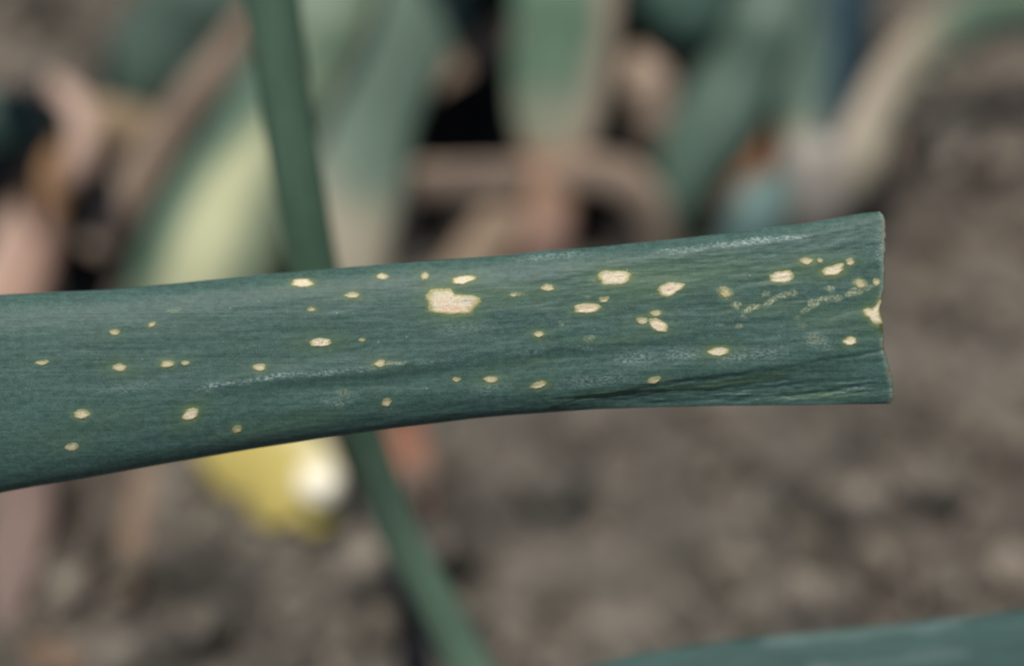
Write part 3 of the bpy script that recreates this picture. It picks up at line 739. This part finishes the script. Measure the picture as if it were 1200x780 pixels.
# centre: light green leaf with a cream edge on a pinkish neck
pl = plant(640, 310, 'onion plant with light green cream-edged leaf on a pinkish neck, middle of the row')
leaf_of(pl, [(632, 330, -.004, 66, .8), (638, 280, .012, 62, .8), (645, 230, .026, 58, .7), (650, 196, .036, 66, .5), (652, 172, .044, 88, .3)], D_PINK, 'neck', seed=20, dry=lambda U, A: .5 * sstep(.4, .7, U))
leaf_of(pl, [(650, 200, .034, 56, .5), (652, 165, .045, 92, .22), (654, 120, .058, 112, .10), (658, 50, .078, 124, .05), (662, -30, .10, 128, .04), (668, -180, .13, 110, .04), (680, -380, .13, 10, .1)], G_LIGHT, camber=.14, seed=21,
        roll=4, pale=lambda U, A: np.clip(sstep(.35, .85, -A) + .5 * sstep(.22, .05, U), 0, 1), dry=lambda U, A: .35 * sstep(.10, .0, U))
leaf_of(pl, [(640, 215, .034, 30, .4), (690, 203, .042, 46, .25), (730, 212, .040, 48, .2), (758, 240, .030, 44, .2), (770, 285, .014, 36, .2), (772, 330, .0, 30, .3)], D_TAN, 'dry_leaf', seed=22, wav=.12, roll=20)
leaf_of(pl, [(640, -60, .10, 30, .2), (606, 16, .085, 36, .15), (572, 54, .075, 36, .15), (530, 82, .065, 32, .15), (498, 104, .06, 24, .2)], D_BROWN, 'dry_leaf', seed=23, roll=15, pale=lambda U, A: .35 + 0 * U, wav=.1)

# right of centre
pl = plant(820, 290, 'onion plant with dull green leaf and brown dead sheaths, right of the centre plant')
leaf_of(pl, [(790, 300, -.004, 50, .8), (795, 240, .015, 60, .5), (806, 190, .03, 80, .2), (835, 140, .046, 92, .08), (866, 80, .062, 92, .05), (900, 0, .085, 84, .04), (950, -140, .10, 60, .04), (1010, -260, .095, 10, .1)], G_MID, camber=.12, seed=24, roll=-10,
        dry=lambda U, A: .5 * sstep(.16, .02, U))
leaf_of(pl, [(880, 300, -.002, 60, .5), (872, 235, .014, 66, .3), (872, 190, .024, 60, .25), (890, 150, .032, 30, .3)], D_BROWN, 'dry_sheath', seed=25, wav=.12, dry=lambda U, A: .8 * sstep(.3, .7, U))
leaf_of(pl, [(770, -200, .11, 60, .1), (790, -60, .10, 90, .06), (806, 10, .085, 96, .06), (806, 50, .072, 40, .1)], G_DARK, seed=26, camber=.1)
leaf_of(pl, [(850, 330, .004, 40, .3), (880, 262, .020, 62, .12), (898, 232, .027, 60, .1), (925, 205, .03, 20, .1)], leaf_material('bluish_leaf_tip', (0.13, 0.22, 0.20), (0.09, 0.16, 0.15), (0.3, 0.34, 0.3)), seed=27, camber=.1)
leaf_of(pl, [(772, 170, .018, 30, .7), (764, 130, .03, 62, .8), (760, 98, .04, 72, .9), (758, 70, .048, 52, .8), (757, 58, .05, 10, .8)], D_TAN, 'dry_leaf', seed=28, wav=.15, label='rounded tan dry leaf tip in the dark gap', pale=lambda U, A: .25 + 0 * U)

# right: pale fork
pl = plant(955, 275, 'onion plant with pale fork, dark blue-green middle leaf and leaf arching right')
leaf_of(pl, [(948, 300, -.004, 70, .8), (950, 250, .014, 80, .7), (954, 205, .028, 88, .5), (960, 165, .038, 84, .4)], leaf_material('pale_neck', (0.27, 0.25, 0.215), (0.20, 0.18, 0.155), (0.32, 0.29, 0.25), trans=.1), 'neck', seed=29, dry=lambda U, A: .35 * sstep(.4, .1, U))
leaf_of(pl, [(950, 225, .022, 50, .4), (946, 170, .038, 60, .2), (938, 100, .055, 66, .1), (930, 20, .075, 66, .06), (925, -80, .10, 60, .05), (915, -230, .12, 10, .1)], G_MID, seed=30, camber=.12, pale=lambda U, A: .7 * sstep(.25, .08, U))
leaf_of(pl, [(966, 190, .034, 36, .4), (974, 130, .046, 60, .2), (984, 60, .060, 80, .12), (996, -30, .08, 96, .08), (1020, -200, .11, 70, .06), (1040, -330, .11, 10, .1)], G_BLUE, seed=31, camber=.12, roll=35)
leaf_of(pl, [(985, 235, .02, 40, .4), (1005, 185, .036, 62, .2), (1024, 135, .046, 54, .12), (1056, 80, .054, 52, .1), (1110, 36, .056, 58, .08), (1190, 14, .052, 66, .08), (1320, 30, .045, 50, .08), (1450, 110, .04, 10, .1)], G_LIGHT, seed=32, camber=.12, roll=14,
        pale=lambda U, A: 1.0 * sstep(.48, .22, U) * (.55 + .45 * A) + .25)
leaf_of(pl, [(1046, 235, .004, 30, .4), (1034, 190, .02, 44, .3), (1028, 150, .032, 40, .3), (1040, 110, .042, 20, .3)], D_TAN, 'dry_leaf', seed=33, wav=.1)

def shade_arch(pl, pts, mat, seed):
    link('leaf', leaf_mesh('leaf', pts, mat, seed=seed, camber=.1, N=50, K=18), pl)  # unseen leaf added overhead to shade a gap

# second row, added beyond the top edge of the picture to shade the gaps: only its leaf feet and shade show
for k, (px, py, fan) in enumerate([(300, -30, 1), (500, 40, 2), (740, 20, 3), (860, -20, 4)]):
    pl = plant(px, py, ['onion plant in the back row behind the slim stem', 'onion plant in the back row in the dark gap left of the middle leaf',
                        'onion plant in the back row in the dark gap right of the middle leaf', 'onion plant in the back row behind the dull green leaf'][k])
    b = np.array(pl.location)
    if k == 0:
        leaf_of(pl, [(118, 132, .016, 30, .2), (134, 122, .022, 70, .12), (162, 96, .035, 104, .06), (204, 45, .055, 112, .05), (245, -25, .08, 100, .05), (290, -110, .085, 60, .1), (300, -60, .02, 40, .6)], leaf_material('soft_grey_green_leaf', (0.135, 0.205, 0.165), (0.095, 0.150, 0.120), (0.4, 0.38, 0.28)), camber=.1, seed=16)
    if k == 1:
        shade_arch(pl, [(b[0], b[1], -.003, .016, .012), (-.024, .475, .05, .034, .006), (-.022, .45, .085, .044, .003), (-.020, .425, .095, .046, .002), (-.017, .405, .098, .036, .002), (-.013, .390, .102, .020, .002), (-.012, .374, .105, .004, .001)], G_MID, 140)
    if k == 2:
        shade_arch(pl, [(b[0], b[1], -.003, .016, .012), (.045, .49, .05, .034, .006), (.047, .46, .085, .05, .003), (.046, .43, .095, .044, .002), (.046, .415, .100, .030, .002), (.046, .40, .104, .004, .001)], G_DARK, 141)
    for q in range(8):
        a = 2 * math.pi * q / 8 + fan * 0.9
        dx, dy = math.cos(a), math.sin(a) * 0.35 + 0.12
        Lr = rng.uniform(.05, .10)
        pts = []
        for s_, wd, th in ((0, .016, .9), (.25, .022, .4), (.55, .030, .12), (.8, .026, .08), (1.0, .003, .2)):
            r_ = Lr * s_ ** 1.3; z = .17 * s_ - .085 * s_ ** 3
            pts.append([b[0] + dx * r_, b[1] + dy * r_ + .02 * s_, b[2] - .003 + z, wd, wd * th])
        link('leaf', leaf_mesh('leaf', pts, (G_DARK, G_MID, G_BLUE)[(q + k) % 3], seed=60 + 5 * k + q, camber=.12, N=40, K=18), pl)

# ---------------------------------------------------------------- litter on the soil
def litter(name, spec, mat, label, cat, **kw):
    return tube_leaf(name, spec, mat, label, cat, mode='h', **kw)
litter('dead_leaf', [(236, 500, .006, 60, .05), (280, 528, .008, 105, .04), (330, 556, .010, 128, .03), (365, 590, .008, 84, .03), (372, 622, .004, 20, .05)], D_YEL,
       'crumpled yellow dead leaf lying on the soil under the spotted leaf', 'dead leaf', roll=10, camber=.10, seed=41, wav=.06, pale=lambda U, A: .7 * sstep(.2, .9, A))
litter('dead_leaf', [(468, 490, .006, 36, .1), (480, 530, .008, 44, .08), (492, 566, .006, 40, .08), (500, 592, .003, 12, .1)], D_RED,
       'small rusty red dead leaf on the soil right of the slim stem', 'dead leaf', camber=.12, seed=42, wav=.15)
litter('dead_leaf', [(172, 530, .003, 26, .2), (164, 590, .006, 30, .15), (152, 650, .006, 30, .15), (144, 700, .003, 16, .2)], D_BROWN,
       'narrow brown dead leaf strip on the soil left of the yellow leaf', 'dead leaf', seed=43, wav=.12, pale=lambda U, A: .3 + 0 * U)
litter('dead_leaf', [(34, 540, .004, 50, .1), (26, 600, .008, 66, .1), (14, 670, .008, 60, .1), (4, 740, .004, 24, .1)], leaf_material('dull_pink_dead_leaf', (0.25, 0.18, 0.15), (0.17, 0.12, 0.10), (0.3, 0.24, 0.2), rough=.7), 'wide pinkish brown dead leaf on the soil at the left edge', 'dead leaf', seed=45, wav=.12, dry=lambda U, A: .2 + 0 * U)
litter('dead_leaf', [(30, 760, .003, 30, .1), (66, 770, .006, 40, .08), (100, 785, .004, 24, .1)], D_BROWN, 'brown scrap of dead leaf at the bottom left corner', 'dead leaf', seed=44, wav=.15)

def glint_ball():  # white ball added to make the bright glint on the yellow leaf
    p = PH(374, 565, 0.014); v, f = lump(88, 28, 40, 0.05)
    g = NT('white_pebble')
    g.bsdf.inputs['Base Color'].default_value = (0.88, 0.82, 0.64, 1); g.bsdf.inputs['Roughness'].default_value = 0.25
    r = 0.0060
    o = link('pebble', make_mesh('pebble', v * (r, r, r), f, mat=g.m)); o.location = p
    o['label'] = 'bright white pebble on the end of the yellow leaf'; o['category'] = 'pebble'
glint_ball()

clod(988, 672, 34, 'pale grey soil clod above the blurred teal leaf', M_PALECLOD, seed=1)
for k, (px, py, r, lab) in enumerate([
        (235, 700, 46, 'brown soil clod on the bed below the narrow brown dead leaf'), (335, 690, 50, 'brown soil clod on the bed below the yellow dead leaf'), (405, 750, 40, 'brown soil clod at the bottom edge left of the slim stem'),
        (632, 560, 46, 'brown soil clod under the middle of the spotted leaf, right of the rusty dead leaf'), (610, 690, 40, 'brown soil clod at the bottom, right of the foot of the slim stem'),
        (762, 560, 34, 'brown soil clod below the folded lower edge of the spotted leaf'), (805, 700, 36, 'brown soil clod just above the left end of the blurred teal leaf'), (1100, 560, 50, 'large brown soil clod below and right of the cut leaf end'),
        (1120, 660, 42, 'brown soil clod above the right end of the blurred teal leaf'), (1165, 335, 50, 'brown soil clod at the right edge, level with the cut leaf end'), (1110, 150, 60, 'largest brown soil clod, under the leaf arching to the right'),
        (60, 55, 46, 'brown soil clod at the top left corner above the dark leaf')]):
    clod(px, py, r, lab, seed=k + 3, flat=.8)
